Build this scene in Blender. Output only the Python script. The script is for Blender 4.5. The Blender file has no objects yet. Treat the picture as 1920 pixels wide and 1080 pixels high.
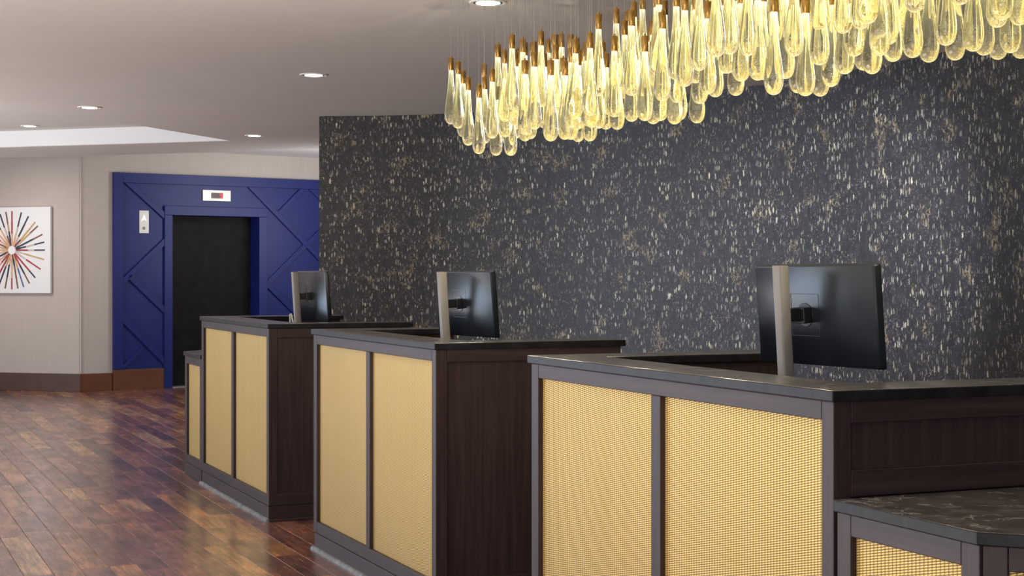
import bpy, bmesh, math, random
from math import sin, cos, pi, radians, hypot, atan2
from mathutils import Vector, Matrix

random.seed(11)
SC = bpy.context.scene
COL = SC.collection

# ------------------------------------------------------------------ camera, world, light, exposure
F_PX, HOR, HC = 2959.37, 515.46, 1.3344
cam_d = bpy.data.cameras.new('camera')
cam_d.sensor_width = 36.0
cam_d.lens = F_PX / 1920 * 36.0
cam_d.shift_y = -(540 - HOR) / 1920
cam_d.clip_end = 100
cam = bpy.data.objects.new('camera', cam_d)
cam.location = (0, 0, HC)
cam.rotation_euler = (radians(90), 0, 0)
COL.objects.link(cam)
SC.camera = cam

SC.view_settings.view_transform = 'Standard'
SC.view_settings.look = 'None'
SC.view_settings.gamma = 1.0
SC.view_settings.use_curve_mapping = False
SC.view_settings.exposure = 0.0

world = bpy.data.worlds.new('world')
SC.world = world
world.use_nodes = True
wn = world.node_tree.nodes['Background']
wn.inputs[0].default_value = (0.74, 0.85, 1.0, 1)      # soft daylight from the glazed lobby behind the camera
wn.inputs[1].default_value = 0.66


def lamp(name, kind, loc, energy, color=(1, 1, 1), target=None, **kw):
    d = bpy.data.lights.new(name, kind)
    d.energy = energy
    d.color = color
    for k, v in kw.items():
        setattr(d, k, v)
    o = bpy.data.objects.new(name, d)
    o.location = loc
    if target is not None:
        o.rotation_euler = (Vector(target) - Vector(loc)).to_track_quat('-Z', 'Y').to_euler()
    COL.objects.link(o)
    return o


H_CEIL = 2.65
H_HIGH = 2.80
# daylight from the left, then added fill lights
lamp('window_light', 'AREA', (-9.8, 11.2, 1.45), 225, (0.62, 0.78, 1.0), target=(0, 8.5, 1.3), shape='RECTANGLE', size=5.0, size_y=2.3)
lamp('rear_fill', 'AREA', (-3.0, -4.5, 1.3), 230, (1.0, 0.97, 0.94), target=(-2.0, 9.0, 1.8), shape='RECTANGLE', size=8.0, size_y=2.4)  # unseen fill added behind the camera to lift the ceiling and floor
lamp('ceiling_fill', 'AREA', (-3.0, 3.5, 0.1), 300, (1.0, 0.95, 0.89), target=(-3.0, 3.501, 2.65), shape='RECTANGLE', size=3.0, size_y=3.0)  # added fill near the floor, out of frame, to brighten the ceiling
lamp('ceiling_fill', 'AREA', (-8.2, 11.0, 0.1), 460, (1.0, 0.95, 0.90), target=(-8.2, 11.001, 2.65), shape='RECTANGLE', size=3.0, size_y=6.0)  # second added ceiling fill, out of frame on the left
WARM = (1.0, 0.80, 0.58)
NEUT = (1.0, 0.93, 0.84)

# ------------------------------------------------------------------ node helpers


def new_mat(name):
    m = bpy.data.materials.new(name)
    m.use_nodes = True
    nt = m.node_tree
    b = nt.nodes['Principled BSDF']
    return m, nt, b


def N(nt, kind, **kw):
    n = nt.nodes.new(kind)
    for k, v in kw.items():
        if k.startswith('in_'):
            key = k[3:]
            n.inputs[int(key) if key.isdigit() else key].default_value = v
        else:
            setattr(n, k, v)
    return n


def ramp(nt, stops, interp='LINEAR'):
    r = nt.nodes.new('ShaderNodeValToRGB')
    r.color_ramp.interpolation = interp
    e = r.color_ramp.elements
    while len(e) < len(stops):
        e.new(0.5)
    for el, (p, c) in zip(e, stops):
        el.position = p
        el.color = (*c, 1) if len(c) == 3 else c
    return r


def mixc(nt, fac, a, b, blend='MIX'):
    n = nt.nodes.new('ShaderNodeMix')
    n.data_type = 'RGBA'
    n.blend_type = blend
    for sock, v in ((n.inputs[0], fac), (n.inputs[6], a), (n.inputs[7], b)):
        if hasattr(v, 'links') or hasattr(v, 'is_linked'):
            nt.links.new(v, sock)
        elif isinstance(v, (int, float)):
            sock.default_value = v
        else:
            sock.default_value = (*v, 1)
    return n.outputs[2]


def mth(nt, op, a, b=None, c=None, clamp=False):
    n = nt.nodes.new('ShaderNodeMath')
    n.operation = op
    n.use_clamp = clamp
    for i, v in enumerate((a, b, c)):
        if v is None:
            continue
        if hasattr(v, 'is_linked'):
            nt.links.new(v, n.inputs[i])
        else:
            n.inputs[i].default_value = v
    return n.outputs[0]


def plain(name, col, rough=0.5, metal=0.0, bump=0.0, bscale=200.0, spec=None, coat=0.0, var=0.0, vscale=6.0):
    m, nt, b = new_mat(name)
    b.inputs['Base Color'].default_value = (*col, 1)
    b.inputs['Roughness'].default_value = rough
    b.inputs['Metallic'].default_value = metal
    if spec is not None:
        b.inputs['Specular IOR Level'].default_value = spec
    b.inputs['Coat Weight'].default_value = coat
    b.inputs['Coat Roughness'].default_value = 0.15
    tc = N(nt, 'ShaderNodeTexCoord')
    if var:
        no = N(nt, 'ShaderNodeTexNoise', in_Scale=vscale, in_Detail=4.0)
        nt.links.new(tc.outputs['Object'], no.inputs['Vector'])
        r = ramp(nt, [(0.3, tuple(c * (1 - var) for c in col)), (0.7, tuple(min(1, c * (1 + var)) for c in col))])
        nt.links.new(no.outputs['Fac'], r.inputs[0])
        nt.links.new(r.outputs[0], b.inputs['Base Color'])
    if bump:
        no = N(nt, 'ShaderNodeTexNoise', in_Scale=bscale, in_Detail=3.0)
        nt.links.new(tc.outputs['Object'], no.inputs['Vector'])
        bp = N(nt, 'ShaderNodeBump', in_Strength=bump, in_Distance=0.002)
        nt.links.new(no.outputs['Fac'], bp.inputs['Height'])
        nt.links.new(bp.outputs[0], b.inputs['Normal'])
    return m


# ------------------------------------------------------------------ materials
def mat_wood_dark(name, vertical=True):
    m, nt, b = new_mat(name)
    tc = N(nt, 'ShaderNodeTexCoord')
    mp = N(nt, 'ShaderNodeMapping')
    mp.inputs['Scale'].default_value = (60, 60, 2.2) if vertical else (60, 2.2, 60)
    nt.links.new(tc.outputs['Object'], mp.inputs[0])
    no = N(nt, 'ShaderNodeTexNoise', in_Scale=1.0, in_Detail=6.0, in_Roughness=0.6)
    nt.links.new(mp.outputs[0], no.inputs['Vector'])
    r = ramp(nt, [(0.25, (0.020, 0.0112, 0.0112)), (0.5, (0.033, 0.0185, 0.0183)), (0.75, (0.050, 0.0285, 0.027))])
    nt.links.new(no.outputs['Fac'], r.inputs[0])
    # fine pale scuffs of a much used counter
    n2 = N(nt, 'ShaderNodeTexNoise', in_Scale=38.0, in_Detail=8.0)
    nt.links.new(tc.outputs['Object'], n2.inputs['Vector'])
    r2 = ramp(nt, [(0.72, (0, 0, 0)), (0.8, (0.35, 0.35, 0.35))])
    nt.links.new(n2.outputs['Fac'], r2.inputs[0])
    c = mixc(nt, r2.outputs[0], r.outputs[0], (0.12, 0.085, 0.075))
    nt.links.new(c, b.inputs['Base Color'])
    b.inputs['Roughness'].default_value = 0.46
    b.inputs['Specular IOR Level'].default_value = 0.32
    bp = N(nt, 'ShaderNodeBump', in_Strength=0.12, in_Distance=0.001)
    nt.links.new(no.outputs['Fac'], bp.inputs['Height'])
    nt.links.new(bp.outputs[0], b.inputs['Normal'])
    return m


def mat_stone():
    m, nt, b = new_mat('dark_veined_stone')
    tc = N(nt, 'ShaderNodeTexCoord')
    n1 = N(nt, 'ShaderNodeTexNoise', in_Scale=9.0, in_Detail=8.0, in_Roughness=0.65, in_Distortion=0.6)
    nt.links.new(tc.outputs['Object'], n1.inputs['Vector'])
    base = ramp(nt, [(0.3, (0.026, 0.021, 0.0195)), (0.5, (0.052, 0.044, 0.041)), (0.7, (0.098, 0.085, 0.077))])
    nt.links.new(n1.outputs['Fac'], base.inputs[0])
    # branching pale veins
    n2 = N(nt, 'ShaderNodeTexNoise', in_Scale=7.0, in_Detail=10.0, in_Roughness=0.62, in_Distortion=1.6)
    nt.links.new(tc.outputs['Object'], n2.inputs['Vector'])
    v = mth(nt, 'ABSOLUTE', mth(nt, 'SUBTRACT', n2.outputs['Fac'], 0.5))
    vr = ramp(nt, [(0.0, (0.9, 0.9, 0.9)), (0.012, (0.35, 0.35, 0.35)), (0.035, (0, 0, 0))])
    nt.links.new(v, vr.inputs[0])
    n3 = N(nt, 'ShaderNodeTexNoise', in_Scale=16.0, in_Detail=5.0)
    nt.links.new(tc.outputs['Object'], n3.inputs['Vector'])
    mk = ramp(nt, [(0.48, (0, 0, 0)), (0.62, (1, 1, 1))])
    nt.links.new(n3.outputs['Fac'], mk.inputs[0])
    f = mth(nt, 'MULTIPLY', vr.outputs[0], mk.outputs[0])
    c = mixc(nt, f, base.outputs[0], (0.33, 0.30, 0.275))
    nt.links.new(c, b.inputs['Base Color'])
    b.inputs['Roughness'].default_value = 0.24
    b.inputs['Specular IOR Level'].default_value = 0.45
    return m


def mat_gold():
    m, nt, b = new_mat('gold_woven_mesh')
    uv = N(nt, 'ShaderNodeUVMap', uv_map='UVMap')
    sp = N(nt, 'ShaderNodeSeparateXYZ')
    nt.links.new(uv.outputs[0], sp.inputs[0])
    u, v = sp.outputs[0], sp.outputs[1]
    # ropes run upright, each crossed by short slanting strands; every second rope is shifted half a strand
    uu = mth(nt, 'MULTIPLY', u, 74.0)
    col = mth(nt, 'FLOOR', uu)
    fu = mth(nt, 'SUBTRACT', uu, col)
    odd = mth(nt, 'MULTIPLY', mth(nt, 'MODULO', col, 2.0), 0.5)
    slant = mth(nt, 'MULTIPLY', fu, 0.6)
    vv = mth(nt, 'ADD', mth(nt, 'ADD', mth(nt, 'MULTIPLY', v, 164.0), odd), slant)
    fv = mth(nt, 'FRACT', vv)
    hu = mth(nt, 'SINE', mth(nt, 'MULTIPLY', fu, pi))
    hv = mth(nt, 'SINE', mth(nt, 'MULTIPLY', fv, pi))
    h = mth(nt, 'MULTIPLY', mth(nt, 'POWER', hu, 0.30), mth(nt, 'POWER', hv, 0.6))
    r = ramp(nt, [(0.0, (0.035, 0.015, 0.004)), (0.45, (0.30, 0.175, 0.042)), (1.0, (0.84, 0.585, 0.21))])
    nt.links.new(h, r.inputs[0])
    tc = N(nt, 'ShaderNodeTexCoord')
    no = N(nt, 'ShaderNodeTexNoise', in_Scale=2.0, in_Detail=3.0)
    nt.links.new(tc.outputs['Object'], no.inputs['Vector'])
    rr = ramp(nt, [(0.3, (0.92, 0.95, 0.90)), (0.7, (1.0, 1.0, 1.0))])
    nt.links.new(no.outputs['Fac'], rr.inputs[0])
    c = mixc(nt, 1.0, r.outputs[0], rr.outputs[0], 'MULTIPLY')
    nt.links.new(c, b.inputs['Base Color'])
    b.inputs['Metallic'].default_value = 0.45
    b.inputs['Roughness'].default_value = 0.48
    bp = N(nt, 'ShaderNodeBump', in_Strength=0.5, in_Distance=0.0012)
    nt.links.new(h, bp.inputs['Height'])
    nt.links.new(bp.outputs[0], b.inputs['Normal'])
    return m


def mat_wallpaper():
    m, nt, b = new_mat('flecked_dark_wallpaper')
    uv = N(nt, 'ShaderNodeUVMap', uv_map='UVMap')
    # warp
    wn_ = N(nt, 'ShaderNodeTexNoise', in_Scale=55.0, in_Detail=2.0)
    nt.links.new(uv.outputs[0], wn_.inputs['Vector'])
    sub = N(nt, 'ShaderNodeVectorMath', operation='SUBTRACT')
    nt.links.new(wn_.outputs['Color'], sub.inputs[0])
    sub.inputs[1].default_value = (0.5, 0.5, 0.5)
    scl = N(nt, 'ShaderNodeVectorMath', operation='SCALE')
    nt.links.new(sub.outputs[0], scl.inputs[0])
    scl.inputs['Scale'].default_value = 0.022
    add = N(nt, 'ShaderNodeVectorMath', operation='ADD')
    nt.links.new(uv.outputs[0], add.inputs[0])
    nt.links.new(scl.outputs[0], add.inputs[1])

    def flecks(su, sv, size, keep, seed):
        mp = N(nt, 'ShaderNodeMapping')
        mp.inputs['Scale'].default_value = (su, sv, 1)
        mp.inputs['Location'].default_value = (seed, seed * 1.7, 0)
        nt.links.new(add.outputs[0], mp.inputs[0])
        vo = N(nt, 'ShaderNodeTexVoronoi', voronoi_dimensions='2D', in_Scale=1.0, in_Randomness=1.0)
        nt.links.new(mp.outputs[0], vo.inputs['Vector'])
        s2 = N(nt, 'ShaderNodeSeparateColor')
        nt.links.new(vo.outputs['Color'], s2.inputs[0])
        rad = mth(nt, 'MULTIPLY', mth(nt, 'ADD', s2.outputs[1], 0.35), size)
        inside = mth(nt, 'MULTIPLY', mth(nt, 'SUBTRACT', rad, vo.outputs['Distance']), 9.0, clamp=True)
        on = mth(nt, 'GREATER_THAN', s2.outputs[0], 1 - keep)
        amp = mth(nt, 'ADD', mth(nt, 'MULTIPLY', s2.outputs[2], 0.75), 0.25)
        return mth(nt, 'MULTIPLY', mth(nt, 'MULTIPLY', inside, on), amp)

    f1 = flecks(50, 15, 0.31, 0.58, 3.1)
    f2 = flecks(105, 60, 0.30, 0.50, 11.7)
    # clusters
    cl = N(nt, 'ShaderNodeTexNoise', in_Scale=6.5, in_Detail=3.0)
    nt.links.new(uv.outputs[0], cl.inputs['Vector'])
    clr = ramp(nt, [(0.36, (0.16, 0.16, 0.16)), (0.62, (1, 1, 1))])
    nt.links.new(cl.outputs['Fac'], clr.inputs[0])
    f = mth(nt, 'MAXIMUM', f1, mth(nt, 'MULTIPLY', f2, 0.42))
    f = mth(nt, 'MULTIPLY', f, clr.outputs[0])
    # branching gilt smears
    mp2 = N(nt, 'ShaderNodeMapping')
    mp2.inputs['Scale'].default_value = (26, 15, 1)
    nt.links.new(add.outputs[0], mp2.inputs[0])
    nb = N(nt, 'ShaderNodeTexNoise', in_Scale=1.0, in_Detail=3.0, in_Distortion=1.0)
    nt.links.new(mp2.outputs[0], nb.inputs['Vector'])
    ab = mth(nt, 'ABSOLUTE', mth(nt, 'SUBTRACT', nb.outputs['Fac'], 0.5))
    br = mth(nt, 'SUBTRACT', 1.0, mth(nt, 'MULTIPLY', ab, 26.0), clamp=True)
    cl2 = N(nt, 'ShaderNodeTexNoise', in_Scale=4.4, in_Detail=1.0)
    mpc = N(nt, 'ShaderNodeMapping')
    mpc.inputs['Location'].default_value = (7.3, 2.2, 0)
    nt.links.new(uv.outputs[0], mpc.inputs[0])
    nt.links.new(mpc.outputs[0], cl2.inputs['Vector'])
    c2r = ramp(nt, [(0.60, (0, 0, 0)), (0.68, (1, 1, 1))])
    nt.links.new(cl2.outputs['Fac'], c2r.inputs[0])
    br = mth(nt, 'MULTIPLY', mth(nt, 'MULTIPLY', br, c2r.outputs[0]), 0.75)
    # base mottle
    n1 = N(nt, 'ShaderNodeTexNoise', in_Scale=14.0, in_Detail=6.0, in_Roughness=0.65)
    mp3 = N(nt, 'ShaderNodeMapping')
    mp3.inputs['Scale'].default_value = (1.6, 0.8, 1)
    nt.links.new(uv.outputs[0], mp3.inputs[0])
    nt.links.new(mp3.outputs[0], n1.inputs['Vector'])
    base = ramp(nt, [(0.30, (0.0105, 0.0092, 0.0112)), (0.5, (0.0215, 0.0195, 0.0235)), (0.72, (0.043, 0.040, 0.047))])
    nt.links.new(n1.outputs['Fac'], base.inputs[0])
    c = mixc(nt, f, base.outputs[0], (0.70, 0.645, 0.49))
    c = mixc(nt, br, c, (0.50, 0.38, 0.22))
    nt.links.new(c, b.inputs['Base Color'])
    tot = mth(nt, 'MAXIMUM', f, br)
    nt.links.new(mth(nt, 'MULTIPLY', tot, 0.35), b.inputs['Metallic'])
    b.inputs['Roughness'].default_value = 0.5
    bp = N(nt, 'ShaderNodeBump', in_Strength=0.35, in_Distance=0.001)
    nt.links.new(tot, bp.inputs['Height'])
    nt.links.new(bp.outputs[0], b.inputs['Normal'])
    return m


def mat_planks():
    m, nt, b = new_mat('rustic_plank_wood')
    at = N(nt, 'ShaderNodeAttribute', attribute_name='plank_rnd')
    uv = N(nt, 'ShaderNodeUVMap', uv_map='UVMap')
    sp = N(nt, 'ShaderNodeSeparateXYZ')
    nt.links.new(uv.outputs[0], sp.inputs[0])
    cmb = N(nt, 'ShaderNodeCombineXYZ')
    nt.links.new(mth(nt, 'MULTIPLY', sp.outputs[0], 1.0), cmb.inputs[0])
    nt.links.new(sp.outputs[1], cmb.inputs[1])
    nt.links.new(mth(nt, 'MULTIPLY', at.outputs['Fac'], 97.0), cmb.inputs[2])
    # board tone
    tone = ramp(nt, [(0.0, (0.085, 0.042, 0.042)), (0.16, (0.20, 0.080, 0.056)), (0.34, (0.155, 0.076, 0.068)), (0.52, (0.26, 0.112, 0.074)),
                     (0.70, (0.22, 0.106, 0.084)), (0.84, (0.37, 0.170, 0.080)), (0.95, (0.38, 0.22, 0.12))])
    nt.links.new(at.outputs['Fac'], tone.inputs[0])
    # grain along u
    mp = N(nt, 'ShaderNodeMapping')
    mp.inputs['Scale'].default_value = (4.0, 75, 1)
    nt.links.new(cmb.outputs[0], mp.inputs[0])
    g = N(nt, 'ShaderNodeTexNoise', in_Scale=1.0, in_Detail=6.0, in_Roughness=0.62, in_Distortion=0.6)
    nt.links.new(mp.outputs[0], g.inputs['Vector'])
    gr = ramp(nt, [(0.30, (0.30, 0.28, 0.31)), (0.5, (1, 1, 1)), (0.70, (1.7, 1.55, 1.38))])
    nt.links.new(g.outputs['Fac'], gr.inputs[0])
    c = mixc(nt, 1.0, tone.outputs[0], gr.outputs[0], 'MULTIPLY')
    # cloudy figure, darker knots and rubbed rusty places
    mp2 = N(nt, 'ShaderNodeMapping')
    mp2.inputs['Scale'].default_value = (3.2, 9, 1)
    nt.links.new(cmb.outputs[0], mp2.inputs[0])
    k = N(nt, 'ShaderNodeTexNoise', in_Scale=1.0, in_Detail=5.0, in_Roughness=0.6)
    nt.links.new(mp2.outputs[0], k.inputs['Vector'])
    kr = ramp(nt, [(0.30, (0.38, 0.37, 0.42)), (0.5, (1, 1, 1)), (0.70, (1.75, 1.45, 1.2))])
    nt.links.new(k.outputs['Fac'], kr.inputs[0])
    c = mixc(nt, 1.0, c, kr.outputs[0], 'MULTIPLY')
    # a few boards with bold split grain
    wv = N(nt, 'ShaderNodeTexWave', wave_type='BANDS', bands_direction='Y', in_Scale=24.0, in_Distortion=9.0, in_Detail=3.0)
    wv.inputs['Detail Scale'].default_value = 0.6
    mp3 = N(nt, 'ShaderNodeMapping')
    mp3.inputs['Scale'].default_value = (0.22, 1, 1)
    nt.links.new(cmb.outputs[0], mp3.inputs[0])
    nt.links.new(mp3.outputs[0], wv.inputs['Vector'])
    wr = ramp(nt, [(0.25, (0.30, 0.28, 0.28)), (0.55, (1.1, 1.1, 1.1)), (0.9, (1.7, 1.6, 1.35))])
    nt.links.new(wv.outputs['Fac'], wr.inputs[0])
    few = mth(nt, 'GREATER_THAN', mth(nt, 'FRACT', mth(nt, 'MULTIPLY', at.outputs['Fac'], 37.7)), 0.88)
    c = mixc(nt, mth(nt, 'MULTIPLY', few, 0.85), c, mixc(nt, 1.0, c, wr.outputs[0], 'MULTIPLY'))
    nt.links.new(c, b.inputs['Base Color'])
    rr = ramp(nt, [(0.3, (0.34, 0.34, 0.34)), (0.7, (0.24, 0.24, 0.24))])
    nt.links.new(k.outputs['Fac'], rr.inputs[0])
    nt.links.new(rr.outputs[0], b.inputs['Roughness'])
    b.inputs['Specular IOR Level'].default_value = 0.6
    b.inputs['Coat Weight'].default_value = 0.6
    b.inputs['Coat Roughness'].default_value = 0.20
    bp = N(nt, 'ShaderNodeBump', in_Strength=0.18, in_Distance=0.002)
    nt.links.new(g.outputs['Fac'], bp.inputs['Height'])
    nt.links.new(bp.outputs[0], b.inputs['Normal'])
    return m


def mat_linen():
    m, nt, b = new_mat('beige_linen_wallcovering')
    uv = N(nt, 'ShaderNodeTexCoord')
    mp = N(nt, 'ShaderNodeMapping')
    mp.inputs['Scale'].default_value = (4, 4, 120)
    nt.links.new(uv.outputs['Object'], mp.inputs[0])
    n1 = N(nt, 'ShaderNodeTexNoise', in_Scale=1.0, in_Detail=4.0)
    nt.links.new(mp.outputs[0], n1.inputs['Vector'])
    mp2 = N(nt, 'ShaderNodeMapping')
    mp2.inputs['Scale'].default_value = (90, 90, 2)
    nt.links.new(uv.outputs['Object'], mp2.inputs[0])
    n2 = N(nt, 'ShaderNodeTexNoise', in_Scale=1.0, in_Detail=4.0)
    nt.links.new(mp2.outputs[0], n2.inputs['Vector'])
    s = mth(nt, 'MULTIPLY', mth(nt, 'ADD', n1.outputs['Fac'], n2.outputs['Fac']), 0.5)
    r = ramp(nt, [(0.3, (0.42, 0.375, 0.343)), (0.7, (0.49, 0.44, 0.405))])
    nt.links.new(s, r.inputs[0])
    nt.links.new(r.outputs[0], b.inputs['Base Color'])
    b.inputs['Roughness'].default_value = 0.75
    return m


def mat_glass():
    m, nt, b = new_mat('seeded_amber_glass')
    tc = N(nt, 'ShaderNodeTexCoord')
    sp = N(nt, 'ShaderNodeSeparateXYZ')
    nt.links.new(tc.outputs['Object'], sp.inputs[0])
    z = sp.outputs[2]                                   # 0 at the tip, 0.25 at the cap
    t = mth(nt, 'DIVIDE', z, 0.25, clamp=True)
    b.inputs['Base Color'].default_value = (1.0, 0.95, 0.74, 1)
    b.inputs['Transmission Weight'].default_value = 1.0
    b.inputs['Roughness'].default_value = 0.03
    b.inputs['IOR'].default_value = 1.38
    # light of the diode in the cap, caught by bubbles and pulled streaks: strongest at the neck
    r = ramp(nt, [(0.0, (0.42, 0.42, 0.42)), (0.035, (0.22, 0.22, 0.22)), (0.09, (0.04, 0.04, 0.04)), (0.22, (0.03, 0.03, 0.03)), (0.45, (0.065, 0.065, 0.065)), (0.72, (0.155, 0.155, 0.155)), (0.9, (0.30, 0.30, 0.30)), (1.0, (0.55, 0.55, 0.55))])
    nt.links.new(t, r.inputs[0])
    mp = N(nt, 'ShaderNodeMapping')
    mp.inputs['Scale'].default_value = (240, 240, 9)
    nt.links.new(tc.outputs['Object'], mp.inputs[0])
    st = N(nt, 'ShaderNodeTexNoise', in_Scale=1.0, in_Detail=3.0)
    nt.links.new(mp.outputs[0], st.inputs['Vector'])
    sr = ramp(nt, [(0.3, (0.55, 0.55, 0.55)), (0.7, (1.35, 1.35, 1.35))])
    nt.links.new(st.outputs['Fac'], sr.inputs[0])
    bu = N(nt, 'ShaderNodeTexVoronoi', in_Scale=240.0)
    nt.links.new(tc.outputs['Object'], bu.inputs['Vector'])
    bs = mth(nt, 'MULTIPLY', mth(nt, 'SUBTRACT', 0.26, bu.outputs['Distance']), 5.0, clamp=True)
    low = mth(nt, 'SUBTRACT', 1.0, mth(nt, 'MULTIPLY', t, 2.4), clamp=True)
    seeds = mth(nt, 'MULTIPLY', mth(nt, 'MULTIPLY', bs, low), 0.8)
    e = mth(nt, 'ADD', mth(nt, 'MULTIPLY', r.outputs[0], sr.outputs[0]), seeds)
    cr = ramp(nt, [(0.0, (1.0, 0.78, 0.32)), (0.5, (0.95, 0.87, 0.34)), (0.8, (0.96, 0.93, 0.44)), (1.0, (1.0, 0.99, 0.72))])
    nt.links.new(t, cr.inputs[0])
    nt.links.new(cr.outputs[0], b.inputs['Emission Color'])
    nt.links.new(e, b.inputs['Emission Strength'])
    bp = N(nt, 'ShaderNodeBump', in_Strength=0.35, in_Distance=0.0015)
    nt.links.new(mth(nt, 'MULTIPLY', bs, low), bp.inputs['Height'])
    nt.links.new(bp.outputs[0], b.inputs['Normal'])
    m.cycles.emission_sampling = 'NONE'
    return m


def emit(name, col, s):
    m, nt, b = new_mat(name)
    b.inputs['Base Color'].default_value = (*col, 1)
    b.inputs['Emission Color'].default_value = (*col, 1)
    b.inputs['Emission Strength'].default_value = s
    return m


M = {
    'wood': mat_wood_dark('espresso_wood_upright'),
    'wood_h': mat_wood_dark('espresso_wood_level', False),
    'stone': mat_stone(),
    'gold': mat_gold(),
    'stone_edge': plain('darkened_stone_edge', (0.012, 0.0105, 0.012), 0.42, spec=0.2, var=0.5, vscale=25),  # stone darkened for the slab side faces, shade put into the colour
    'paper': mat_wallpaper(),
    'plank': mat_planks(),
    'linen': mat_linen(),
    'glass': mat_glass(),
    'ceil': plain('ceiling_paint', (0.66, 0.65, 0.625), 0.6, bump=0.05, bscale=60, var=0.02, vscale=1.5),
    'ceil_white': plain('white_ceiling_paint', (0.76, 0.755, 0.75), 0.6),
    'blue': plain('deep_blue_satin_paint', (0.0085, 0.0170, 0.135), 0.42, bump=0.04, bscale=30, spec=0.3, var=0.08),
    'base': plain('brown_baseboard', (0.075, 0.034, 0.020), 0.45, var=0.1),
    'brown_base': plain('red_brown_baseboard', (0.120, 0.038, 0.014), 0.42, var=0.1),
    'door': plain('dark_bronze_door', (0.007, 0.0058, 0.0058), 0.6, metal=0.0, bump=0.3, bscale=90, spec=0.15, var=0.5, vscale=9),
    'steel': plain('brushed_steel', (0.44, 0.43, 0.41), 0.38, metal=0.6, bump=0.05, bscale=400),
    'post': plain('warm_grey_metal', (0.24, 0.22, 0.20), 0.5, metal=0.2),
    'shell': plain('dark_satin_plastic', (0.010, 0.013, 0.017), 0.28, spec=0.42, bump=0.02, bscale=900),
    'black': plain('black_plastic', (0.008, 0.008, 0.009), 0.35),
    'screen': plain('dark_glass_screen', (0.006, 0.006, 0.007), 0.12),
    'brass': plain('antique_brass', (0.42, 0.245, 0.075), 0.26, metal=1.0, bump=0.1, bscale=300, var=0.15, vscale=60),
    'cable': plain('steel_cable', (0.30, 0.28, 0.26), 0.5, metal=0.3),
    'white': plain('white_enamel', (0.78, 0.78, 0.76), 0.45),
    'led': emit('downlight_glow', (1.0, 0.96, 0.90), 9.0),
    'canvas': plain('white_canvas', (0.74, 0.75, 0.77), 0.7, bump=0.2, bscale=500),
    'shoe': plain('worn_grey_moulding', (0.14, 0.145, 0.15), 0.4, var=0.5, vscale=25),
    'dark_in': plain('dark_cabinet_interior', (0.012, 0.008, 0.008), 0.5),
    'subfloor': plain('dark_subfloor', (0.02, 0.012, 0.010), 0.8),
    'display': plain('dark_red_display', (0.05, 0.004, 0.005), 0.25),
    'red_led': emit('red_display_segments', (0.85, 0.05, 0.04), 0.6),
    'r_navy': plain('ray_navy', (0.020, 0.028, 0.055), 0.6),
    'r_red': plain('ray_red', (0.36, 0.035, 0.045), 0.6),
    'r_gold': plain('ray_gold', (0.50, 0.33, 0.14), 0.6),
    'r_peach': plain('ray_peach', (0.62, 0.36, 0.24), 0.6),
    'r_blue': plain('ray_blue', (0.10, 0.13, 0.30), 0.6),
    'r_rust': plain('ray_brown', (0.20, 0.085, 0.05), 0.6),
    'r_pale': plain('ray_pale', (0.50, 0.47, 0.42), 0.6),
}


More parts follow.
